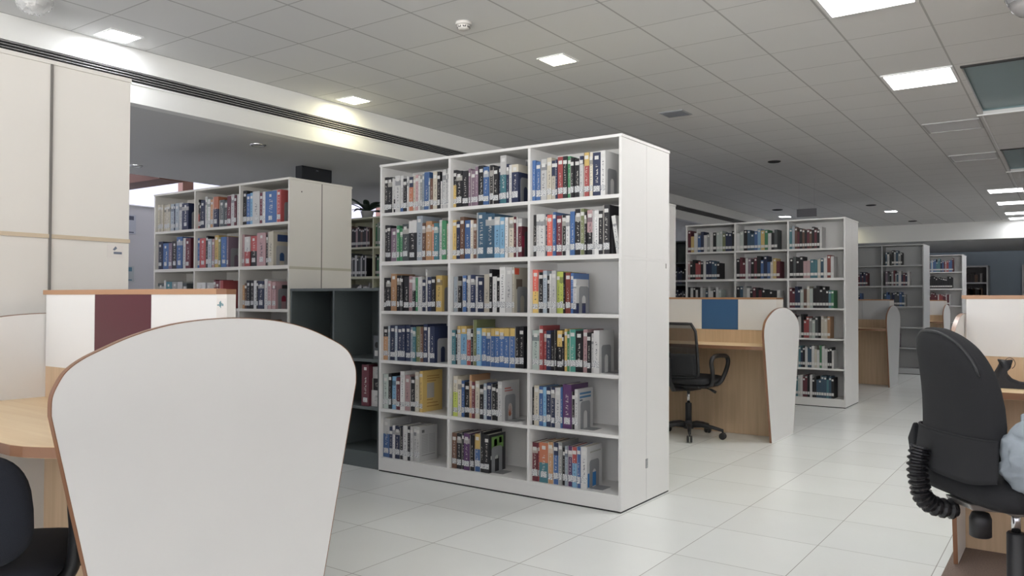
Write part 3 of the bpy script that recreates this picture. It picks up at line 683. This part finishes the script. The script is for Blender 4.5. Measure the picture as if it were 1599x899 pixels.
# ------------------------------------------------------------------ office chairs
def star_base(t, zh=.10, rad=.31, ang0=.3, cas=True):
    MB().lathe([(.02, .07), (.045, .075), (.045, .115), (.032, .135), (.028, .15)], n=20).build('base_hub', BLACKP, t)
    for k in range(5):
        a = ang0+2*PI*k/5; c_, s_ = math.cos(a), math.sin(a)
        lg = MB(); lg.tube([(c_*.03, s_*.03, .105), (c_*.12, s_*.12, .112), (c_*.22, s_*.22, .098), (c_*rad, s_*rad, .078)], [.024, .021, .017, .013], 8)
        lo = lg.build('base_leg', BLACKP, t)
        cx, cy = c_*(rad-.004), s_*(rad-.004); w_ = MB(); px, py = -s_, c_
        for q in (-1, 1):
            M = Matrix.Translation((cx, cy, .030)) @ Matrix.Rotation(a, 4, 'Z')
            rg_ = []
            for (r_, h_) in ((.012, -.010), (.026, -.009), (.030, -.004), (.030, .004), (.026, .009), (.012, .010)):
                rg_.append([w_.bm.verts.new(M @ Vector((r_*math.cos(2*PI*j/16), h_+q*.0145, r_*math.sin(2*PI*j/16)))) for j in range(16)])
            for A, B in zip(rg_, rg_[1:]):
                for j in range(16): w_._f([A[j], A[(j+1)%16], B[(j+1)%16], B[j]], True)
            w_._f(rg_[0][::-1]); w_._f(rg_[-1])
        w_.tube([(cx, cy, .05), (cx, cy, .085)], .008, 8)
        w_.build('caster', BLACKP, lo)
def cushion(name, m, t, w, d, h, M, r=.28, puff=.25, taper=None):
    """soft superellipse cushion centred at M, w x d x h"""
    mb = MB()
    def fn(u, v):
        a = 2*PI*u; b_ = PI*(v-.5)
        e = .38; e2 = .55
        sg = lambda x, p: math.copysign(abs(x)**p, x)
        x = sg(math.cos(a), e)*sg(math.cos(b_), e2); y = sg(math.sin(a), e)*sg(math.cos(b_), e2); z = sg(math.sin(b_), .75)
        k = taper(y) if taper else 1
        return M @ Vector((x*w/2*k, y*d/2, z*h/2))
    mb.grid(fn, 40, 17, True, True)
    return mb.build(name, m, t)
def netmat():
    m, nt, b = nodes_mat('chair_net'); L = nt.links.new; b.inputs['Base Color'].default_value = (.012, .013, .016, 1); b.inputs['Roughness'].default_value = .7
    tr = nt.nodes.new('ShaderNodeBsdfTransparent'); mx = nt.nodes.new('ShaderNodeMixShader'); mx.inputs[0].default_value = .74
    L(tr.outputs[0], mx.inputs[1]); L(b.outputs[0], mx.inputs[2]); L(mx.outputs[0], nt.nodes['Material Output'].inputs[0]); return m
NET = netmat()
def task_chair(label, x, y, rz, net=True, fab=BLACKF, seat_z=.50, arm=1.0, back=.46):
    t = thing('office_chair', label, 'chair', (x, y, 0), rz)
    star_base(t, ang0=.25)
    MB().lathe([(.028, .14), (.028, .30), (.024, .305)], n=18).build('gas_sleeve', BLACKP, t)
    MB().lathe([(.014, .30), (.014, seat_z-.075)], n=14).build('gas_piston', CHROME, t)
    MB().box(-.08, .08, -.11, .09, seat_z-.08, seat_z-.035).build('tilt_mechanism', BLACKP, t, bevel=.008)
    lv = MB(); lv.tube([(.06, .02, seat_z-.06), (.17, .02, seat_z-.055), (.21, .02, seat_z-.065)], .006, 8); lv.tube([(.205, .02, seat_z-.062), (.26, .02, seat_z-.085)], [.010, .014], 8)
    lv.build('lever', BLACKP, t)
    MB().prism([(-.22, -.2), (.22, -.2), (.24, .1), (.2, .22), (-.2, .22), (-.24, .1)], 'z', seat_z-.038, seat_z-.015).build('seat_pan', BLACKP, t, bevel=.006)
    cushion('seat', fab, t, .52, .50, .085, Matrix.Translation((0, .01, seat_z+.02)))
    bz0, bz1 = seat_z+.06, seat_z+.06+back
    def bp(u, v):   # back surface: u across -1..1, v 0..1 up
        ww = .235*(1-.10*(v-.45)**2*4)*(1 if v < .9 else 1-.6*(v-.9))
        return Vector((u*ww, -.25-.05*v-.03*math.sin(PI*v)+.055*(1-abs(u))**0*(u*u), bz0+(bz1-bz0)*v))
    if net:
        mb = MB(); mb.grid(lambda a, b_: bp((2*a-1)*.97, .02+.96*b_), 13, 13, True); mb.build('back_net', NET, t)
        rim = [bp(-.9+1.8*k/10, 0) for k in range(11)] + [bp(.99, .05+.09*k) for k in range(10)] + [bp(.9-1.8*k/10, 1) for k in range(11)] + [bp(-.99, .86-.09*k) for k in range(10)]
        rim.append(rim[0]); MB().tube(rim, .013, 8).build('back_frame', BLACKP, t)
        lum = MB(); lum.grid(lambda a, b_: bp((2*a-1)*.95, .02+.42*b_)-Vector((0, .010, 0)), 13, 9, True); lum.build('lumbar_panel', BLACKF, t, thick=.010)
    else:
        mb = MB()
        def fb(u, v):
            a = 2*PI*u; b_ = PI*(v-.5); sg = lambda x_, p: math.copysign(abs(x_)**p, x_)
            X = sg(math.cos(a), .5)*sg(math.cos(b_), .6); Z = sg(math.sin(a), .6)*sg(math.cos(b_), .6); Y = sg(math.sin(b_), .8)
            p = bp(X, .5+.5*Z); return p+Vector((0, Y*.04, 0))
        mb.grid(fb, 44, 13, True, True); mb.build('backrest', fab, t)
    MB().tube([(0, -.10, seat_z-.06), (0, -.26, seat_z-.055), (0, -.315, seat_z+.02), (0, -.33, seat_z+.22)], [.024, .022, .020, .016], 8).build('back_bracket', BLACKP, t)
    for s_ in (-1, 1):
        pth = [(s_*.19, -.06, seat_z-.03), (s_*.27, -.07, seat_z-.005), (s_*.295, -.10, seat_z+.10), (s_*.30, -.13, seat_z+.19), (s_*.30, -.08, seat_z+.235), (s_*.30, .05, seat_z+.24), (s_*.30, .14, seat_z+.225), (s_*.30, .165, seat_z+.17), (s_*.295, .11, seat_z+.07), (s_*.27, .07, seat_z+.0), (s_*.19, .06, seat_z-.03)]
        # smooth the loop
        P_ = [Vector((p[0], p[1], seat_z+(p[2]-seat_z)*arm)) for p in pth]; sm = []
        for i in range(len(P_)-1):
            p0, p1, p2, p3 = P_[max(i-1, 0)], P_[i], P_[i+1], P_[min(i+2, len(P_)-1)]
            for k in range(5):
                f = k/5; sm.append(.5*((2*p1)+(p2-p0)*f+(2*p0-5*p1+4*p2-p3)*f*f+(3*p1-p0-3*p2+p3)*f**3))
        sm.append(P_[-1])
        MB().tube(sm, .0195, 10).build('armrest', BLACKP, t)
    return t
task_chair('black net-back office chair pushed up to the blue carrel', -2.83, 6.76, R(-8))
task_chair('dark navy office chair at the nearest carrel, mostly behind its end panel', -2.60, .99, R(48), False, NAVYF, .435, arm=1.1, back=.33)

# high-back chair on the right
t = thing('office_chair', 'black high-back office chair at the right carrel with a denim jacket on it', 'chair', (-.17, 3.34, 0), R(-52))
star_base(t, ang0=.24, rad=.33)
MB().lathe([(.034, .13), (.034, .20), (.030, .205), (.030, .40), (.026, .405)], n=20).build('gas_sleeve', BLACKP, t)
MB().lathe([(.015, .40), (.015, .485)], n=14).build('gas_piston', CHROME, t)
mc = MB(); mc.prism([(-.22, .525), (-.20, .50), (-.08, .49), (-.05, .475), (.06, .475), (.12, .505), (.17, .525)], 'x', -.07, .07)
mc.build('tilt_mechanism', mat('aluminium', (.42, .41, .39), .35, .8), t, bevel=.006)
MB().lathe([(.03, .39), (.036, .395), (.036, .455), (.028, .475)], (0, -.13, 0), 16).build('tension_knob', BLACKP, t)
lv = MB(); lv.tube([(.06, -.02, .51), (.2, -.02, .50), (.27, -.02, .49)], [.007, .007, .012], 8); lv.build('lever', BLACKP, t)
cushion('seat', BLACKF, t, .54, .53, .13, Matrix.Translation((0, .02, .575)))
mb = MB()
def prof(v):   # half width up the back
    return .205-.0*v-.045*max(0, v-.35)**1.5/.52-(.05*max(0, (v-.86)/.14)**2)
def hb(u, v):
    a = 2*PI*u; b_ = PI*(v-.5); sg = lambda x_, p: math.copysign(abs(x_)**p, x_)
    X = sg(math.cos(a), .62)*sg(math.cos(b_), .5); Z = sg(math.sin(a), .62)*sg(math.cos(b_), .5); Y = sg(math.sin(b_), .7)
    vv = .5+.5*Z; lean = -.235-.075*vv+.05*math.sin(PI*vv*.9)
    z = .60+.53*vv
    fold = .006*math.sin(18*vv+1.3*X)*max(0, .35-vv)/.35
    return Vector((X*prof(vv), lean+Y*.052+.03*X*X+fold, z))
mb.grid(hb, 64, 21, True, True)
mb.build('backrest', BLACKF, t)
# outer shell ridge near the top and loose cover skirt at the bottom
rd = MB(); rd.tube([hb(.04+.42*k/24, .36)+Vector((0, .0, 0)) for k in range(25)], .005, 8); rd.build('piping', mat('black_piping', (.035, .037, .04), .45), t)
sk = MB()
def skirt(u, v):   # loose hem of the cover hugging the lower back
    a_ = -PI*.02-PI*.96*u; q = hb((a_/(2*PI)) % 1.0, .5); s_ = 1.03+.05*v
    X = math.cos(a_)*.212*s_*(1-.06*math.sin(PI*u)*0); zz = .765-.145*v+.008*math.sin(9*u+2)*v
    vv = (zz-.60)/.53; lean = -.235-.075*vv+.05*math.sin(PI*vv*.9)
    return Vector((X, lean-.052*abs(math.sin(a_))**.6*(1.05+.12*v)+.03*(X/.21)**2*.6+.004*math.sin(22*u)*v, zz))
sk.grid(skirt, 41, 9, True); sk.build('cover_skirt', BLACKF, t, thick=.005)
MB().tube([skirt(k/30, .02) for k in range(31)], .004, 6).build('elastic_hem', BLACKF, t)
fl = MB(); fl.prism([(-.20, .765), (-.238, .70), (-.222, .645), (-.195, .66), (-.195, .75)], 'y', -.262, -.238); fl.build('side_flap', BLACKF, t, bevel=.006)
# ribbed bellows bracket from the back down and under the seat
path = []
for k in range(60):
    f = k/59
    if f < .5: path.append(Vector((-.0, -.318-.012*math.sin(PI*f*2), .70-.30*f)))
    else:
        a = (f-.5)*2*PI/2; path.append(Vector((0, -.318+.11*(1-math.cos(a))+.10*max(0, (f-.8)), .55-.075*math.sin(a))))
BX = -.05
rr = [(.036 if k % 4 < 2 else .027) for k in range(len(path))]
MB().tube([p+Vector((BX, 0, 0)) for p in path], rr, 14, smooth=False).build('bellows', mat('black_rubber', (.016, .016, .018), .32), t)
MB().tube([(BX, -.12, .505), (BX*.5, -.02, .50)], [.030, .035], 12).build('back_bracket', BLACKP, t)
hchair = t

# denim jacket heaped over the right side of the seat
DEN = mat('light_denim', (.36, .41, .46), .9, bump=.5, bscale=500, var=.22, vscale=14)
t = MB()
def jk(u, v):
    a = 2*PI*u; b_ = PI*(v-.5); sg = lambda x_, p: math.copysign(abs(x_)**p, x_)
    p = Vector((sg(math.cos(a), .75)*sg(math.cos(b_), .6)*.135, sg(math.sin(a), .75)*sg(math.cos(b_), .6)*.15, sg(math.sin(b_), .8)*.15))
    n_ = noise.noise_vector(p*9)*.030 + noise.noise_vector(Vector((p.x*14, p.y*14, p.z*34)))*.016 + noise.noise_vector(p*70)*.005
    return p+n_
t.grid(jk, 72, 40, True, True)
jo = t.build('denim_jacket', DEN); jo.location = (-.045, 3.10, .705); jo.rotation_euler = (R(-6), R(3), R(6)); jo.scale = (1.15, .8, .78)
tag(jo, 'pale blue denim jacket heaped on the black high-back chair', 'jacket')
sl = MB(); rings = []
def sleeve(mb, P_, r0, r1):
    n = 16; pr = []
    for i, p in enumerate(P_):
        p = Vector(p); tn = (Vector(P_[min(i+1, len(P_)-1)])-Vector(P_[max(i-1, 0)])).normalized(); u_ = tn.cross(Vector((0, 1, .2))).normalized(); w_ = tn.cross(u_)
        r_ = r0+(r1-r0)*i/(len(P_)-1); ring = []
        for k in range(n):
            a = 2*PI*k/n; q = p+u_*r_*math.cos(a)+w_*r_*.55*math.sin(a); q += noise.noise_vector(q*22)*.014+noise.noise_vector(q*55)*.005; ring.append(mb.bm.verts.new(q))
        pr.append(ring)
    for A, B in zip(pr, pr[1:]):
        for k in range(n): mb._f([A[k], A[(k+1)%n], B[(k+1)%n], B[k]], True)
    mb._f(pr[0][::-1]); mb._f(pr[-1])
sleeve(sl, [(.05+.012*k-.10*(k/14)**2*0, -.10-.035*math.sin(k/14*PI*.8), .12-.022*k) for k in range(15)], .055, .042)
sl.build('sleeve', DEN, jo)
co = MB(); co.grid(lambda a, b_: Vector((-.09+.19*a, -.02+.05*math.sin(PI*a)+.03*b_, .125+.055*b_+.02*math.sin(7*a))), 18, 5, True); co.build('collar', DEN, jo, thick=.007)
m_st = mat('denim_seam', (.20, .24, .30), .9)
cu = MB(); cu.tube([jk(.42+.002*k, .22+.03*k) for k in range(18)], .003, 6); cu.tube([jk(.46+.0*k, .2+.03*k) for k in range(18)], .0025, 6); cu.build('seam', m_st, jo)
cu = MB()
cu.grid(lambda a, b_: jk(.30+.42*a, .04+.10*b_)*1.03, 40, 6, True); cu.build('waistband', DEN, jo, thick=.006)
bt = MB(); 
for k in (.44, .60): bt.lathe([(.008, -.002), (.008, .002)], tuple(jk(k, .12)*1.045), 12, 'x')
bt.build('button', STEEL, jo)

# black bag slumped on the right desk
BAGM = mat('bag_nylon', (.012, .013, .017), .55, bump=.4, bscale=90)
sil = [(-.005, .0), (.0, .03), (.03, .095), (.055, .150), (.058, .172), (.048, .176), (.085, .172), (.125, .176), (.100, .150), (.092, .120), (.098, .085), (.125, .058), (.165, .042), (.215, .036), (.24, .02), (.235, .0)]
t = MB(); n_l = 7
rings = []
for k in range(n_l):
    f = k/(n_l-1); y = -.06+.12*f; s_ = 1-.30*abs(2*f-1)**2.4
    cx_ = .10
    rings.append([t.bm.verts.new((cx_+(u-cx_)*s_+.004*math.sin(9*f+u*40), y, max(0, v*s_))) for u, v in sil])
for A, B in zip(rings, rings[1:]):
    for j in range(len(sil)): t._f([A[j], A[(j+1)%len(sil)], B[(j+1)%len(sil)], B[j]], True)
t._f(rings[0][::-1]); t._f(rings[-1])
bag = t.build('bag', BAGM); bag.location = (-.315, 4.20, .8353); bag.rotation_euler = (0, 0, R(5)); bag.scale = (.72, .72, .72)
tag(bag, 'slumped black bag with a thin cord loop on the right desk', 'bag')
lp = MB(); lp.tube([(.10+.028*math.cos(a)+.012, -.01, .152+.034*math.sin(a)) for a in [2*PI*k/24-1.2 for k in range(22)]], .0022, 6); lp.build('cord_loop', BLACKP, bag)
hp = MB(); hp.tube([(.20, 0, .02), (.205, 0, .05), (.235, .0, .085), (.29, 0, .11), (.36, 0, .115), (.42, 0, .09)], [.012, .011, .010, .010, .010, .010], 8); hp.tube([(.225, .02, .02), (.26, .02, .06), (.33, .02, .085)], .007, 8)
hp.build('handle', BAGM, bag)
bk_ = MB(); bk_.lathe([(.012, -.004), (.016, 0), (.012, .004)], (.222, -.052, .02), 14, 'y'); bk_.build('buckle', CHROME, bag)
t = MB().box(0, .16, 0, .12, 0, .022).build('pouch', mat('lilac_fabric', (.30, .27, .36), .8, var=.2, vscale=60), bevel=.008); t.location = (-.135, 4.17, .8353)
tag(t, 'small pale lilac pouch beside the black bag on the right desk', 'pouch')

# ------------------------------------------------------------------ ceiling fittings
t = thing('air_grille', 'long black slotted air grille running along the left beam', 'air grille', (XB, 0, 2.752))
for k in range(5):
    z = .006+.0185*k
    MB().prism([(-.046, z), (-.002, z-.003), (-.002, z+.0008), (-.046, z+.004)], 'y', YN, 20.34).build('slat', mat('grille_slat', (.34, .34, .34), .5), t)
MB().box(-.049, -.047, YN, 20.34, 0, .086).build('backing', DARKP, t)
for z0, z1 in ((-.010, .001), (.085, .092)): MB().box(-.0, .005, YN, 20.34, z0, z1).build('frame_rail', BULK, t)

def detector(label, x, y, z, r=.052, dark=False):
    t = thing('smoke_detector', label, 'smoke detector', (x, y, z))
    MB().lathe([(r*.98, 0), (r*1.02, -.012), (r, -.02)], n=24).build('mounting_base', mat('detector_white', (.6, .58, .55), .5), t)
    MB().lathe([(r*.82, -.02), (r*.8, -.034), (r*.6, -.046), (r*.2, -.050)], n=24).build('sensor_head', mat('detector_white', (.6, .58, .55), .5), t)
    m = MB()
    for k in range(8):
        a = 2*PI*k/8; m.box(-.010, .010, r*.70, r*.79, -.038, -.026, Matrix.Rotation(a, 4, 'Z'))
    m.build('vent_slot', DARKP, t)
    return t
detector('round white smoke detector in the middle of the near ceiling', -3.187, 3.959, ZC)
d_ = detector('smoke detector wrapped in crumpled clear plastic above the tall cabinet', -5.06, 2.20, ZC, .06)
m = MB()
def wrap(u, v):
    a = 2*PI*u; b_ = v*PI/2; p = Vector((math.cos(a)*math.cos(b_)*.105, math.sin(a)*math.cos(b_)*.105, -.085*math.sin(b_)-.001))
    return p + noise.noise_vector(p*38)*.012*math.cos(b_*0)*(v)
m.grid(wrap, 40, 14, False, True)
pm, nt, b = nodes_mat('clear_plastic'); b.inputs['Roughness'].default_value = .12; b.inputs['Base Color'].default_value = (.8, .8, .8, 1)
tr = nt.nodes.new('ShaderNodeBsdfTransparent'); mx = nt.nodes.new('ShaderNodeMixShader'); mx.inputs[0].default_value = .35
nt.links.new(tr.outputs[0], mx.inputs[1]); nt.links.new(b.outputs[0], mx.inputs[2]); nt.links.new(mx.outputs[0], nt.nodes['Material Output'].inputs[0])
m.build('plastic_wrap', pm, d_)
def roundlight(label, x, y, z, m_, r=.07, grp=None):
    t = thing('round_downlight', label, 'ceiling light', (x, y, z), 0, grp)
    MB().lathe([(r*.72, 0), (r*.72, -.004), (r*.86, -.012), (r, -.006), (r, 0)], n=24, cap=False).build('trim_ring', CHROME if m_ is STEEL else m_, t)
    MB().lathe([(r*.72, -.002), (r*.3, -.0055), (.002, -.006)], n=24).build('lens', m_, t)
roundlight('unlit round chrome downlight in the left soffit, nearer the grille', -5.995, 4.506, ZS, STEEL)
roundlight('unlit round chrome downlight in the left soffit, beside the cabinet edge', -8.0, 4.50, ZS, STEEL)
roundlight('dark round fitting in the shaded ceiling above the middle bookcase', -3.107, 10.18, ZC, DARKP, .08)
roundlight('dark round fitting just above the bookcase behind the blue carrel', -4.70, 15.6, ZC, DARKP, .10)
roundlight('dark round fitting in the distant ceiling near the far downlight', -3.045, 15.79, ZC, DARKP, .09)
roundlight('farthest dark round fitting in the distant ceiling', -2.894, 19.43, ZC, DARKP, .09)
t = thing('ceiling_vent', 'small grey square vent in the ceiling above the central bookcase', 'vent', (-3.08, 7.04, ZC))
m = MB(); m.box(-.12, .12, -.12, .12, -.006, 0); m.build('vent_plate', mat('vent_grey', (.33, .34, .36), .6), t)
m = MB()
for k in range(7): m.box(-.1, .1, -.095+.028*k, -.083+.028*k, -.010, -.006)
m.build('louvre', mat('vent_dark', (.22, .23, .25), .6), t)
t = thing('hanging_sign', 'blank dark grey sign hanging over the middle bookcase', 'sign', (-3.19, 12.0, 0))
MB().box(-.14, .14, -.015, .015, 2.46, 2.575).build('sign_board', mat('sign_grey', (.10, .10, .11), .6), t, bevel=.003)
for x in (-.11, .11): MB().tube([(x, 0, 2.575), (x, 0, ZC)], .001, 6).build('hanging_wire', STEEL, t)
t = thing('ceiling_camera', 'silver dome camera on the ceiling at the top right corner', 'security camera', (-.20, 5.42, ZC))
MB().lathe([(.12, 0), (.12, -.03), (.105, -.06)], n=28).build('housing', mat('silver', (.55, .55, .57), .25, .7), t)
MB().lathe([(.10, -.06), (.085, -.10), (.05, -.13), (.005, -.142)], n=28).build('dome', mat('smoked_dome', (.25, .24, .24), .15), t)
t = thing('wall_speaker', 'flat black box hanging under the left soffit above the end of the left bookcase', 'speaker', (-6.53, 5.45, 0))
MB().box(-.10, 0, 0, .41, 2.37, ZS-.001).build('cabinet', mat('speaker_black', (.010, .011, .014), .45), t, bevel=.004)
MB().box(0, .003, .012, .398, 2.39, ZS-.02).build('front_mesh', mat('speaker_mesh', (.016, .018, .022), .7), t)
MB().box(.003, .004, .19, .22, ZS-.035, ZS-.030).build('badge', STEEL, t)

# ------------------------------------------------------------------ posters on the left wall, wall shelves far away, plant
for (y0, y1, z0, z1, lab, c1, c2) in ((5.3, 5.90, 2.10, 2.36, 'upper pale poster with dark bands on the grey left wall', (.35, .37, .42), (.06, .07, .10)), (5.2, 5.88, 1.45, 1.66, 'lower framed poster with a blue top on the grey left wall', (.33, .36, .37), (.07, .16, .22))):
    t = thing('poster', lab, 'poster', (XL, y0, 0))
    MB().box(.001, .012, 0, y1-y0, z0, z1).build('sheet', mat('poster_%.2f' % z0, c1, .5), t)
    MB().box(.012, .013, .04, y1-y0-.03, z1-.07, z1-.015).build('heading_band', mat('poster_band_%.2f' % z0, c2, .5), t)
    MB().box(.012, .013, .04, y1-y0-.03, z0+.015, z0+.03).build('foot_band', mat('poster_band_%.2f' % z0, c2, .5), t)
def wall_rack(x0, x1, lab):
    t = thing('wall_shelf', lab, 'bookshelf', (x0, 24.85, 0)); w = x1-x0
    FR = mat('rack_grey_white', (.62, .62, .62), .5)
    for x in (0, w-.04): MB().box(x, x+.04, 0, .6, 0, 2.18).build('side_panel', FR, t)
    MB().box(0, w, 0, .6, 2.16, 2.20).build('top_panel', FR, t)
    MB().box(.04, w-.04, .56, .6, 0, 2.16).build('back_panel', mat('rack_back', (.14, .13, .13), .7), t)
    for z in (.15, .55, .95, 1.35, 1.75): MB().box(.04, w-.04, .01, .56, z-.04, z).build('shelf_board', FR, t)
    return t
wall_rack(-3.3, -1.87, 'thin-framed rack on the blue-grey far wall beside the white bookcase')
wall_rack(-1.10, .3, 'thin-framed rack on the blue-grey far wall cut by the picture edge')
mb = MB(); rg = random.Random(5)
for z in (1.75, 1.35, 1.35, .95):
    for x0_, x1_ in ((-3.2, -2.75), (-2.6, -2.05), (-1.0, -.5)):
        x = x0_
        while x < x1_:
            w = rg.uniform(.04, .08); mb.mi = rg.randrange(3); mb.box(x, x+w-.004, 24.9, 25.15, z+.001, z+rg.uniform(.2, .27)); x += w
o = mb.build('wall_rack_books', [mat('far_dark', (.05, .04, .04), .6), mat('far_brown', (.16, .10, .07), .6), mat('far_pale', (.34, .32, .3), .6)], kind='stuff')
tag(o, 'tiny books in the racks against the far wall', 'books')

t = thing('potted_plant', 'dark leafy plant standing on top of the cream bookcase', 'plant', (-7.0, 6.85, HB))
MB().lathe([(.055, 0), (.08, .10), (.085, .105), (.075, .10), (.05, .09)], n=20).build('pot', mat('pot_white', (.5, .5, .5), .5), t)
rg = random.Random(3)
for k in range(16):
    a = 2*PI*k/16*2.3+rg.uniform(-.2, .2); ln = rg.uniform(.26, .42); el = rg.uniform(.15, 1.0)
    m = MB()
    def leaf(u, v, a=a, ln=ln, el=el):
        s_ = u*ln; w_ = .038*math.sin(PI*min(1, u*1.02+.02))**.8*(2*v-1)
        z = .09+s_*math.sin(el)-.9*s_*s_*1.0; r_ = s_*math.cos(el*.8)
        return Vector((r_*math.cos(a)-w_*math.sin(a), r_*math.sin(a)+w_*math.cos(a), z+abs(w_)*.3))
    m.grid(leaf, 10, 5, True); m.build('leaf', mat('dark_leaf', (.025, .045, .03), .4), t)
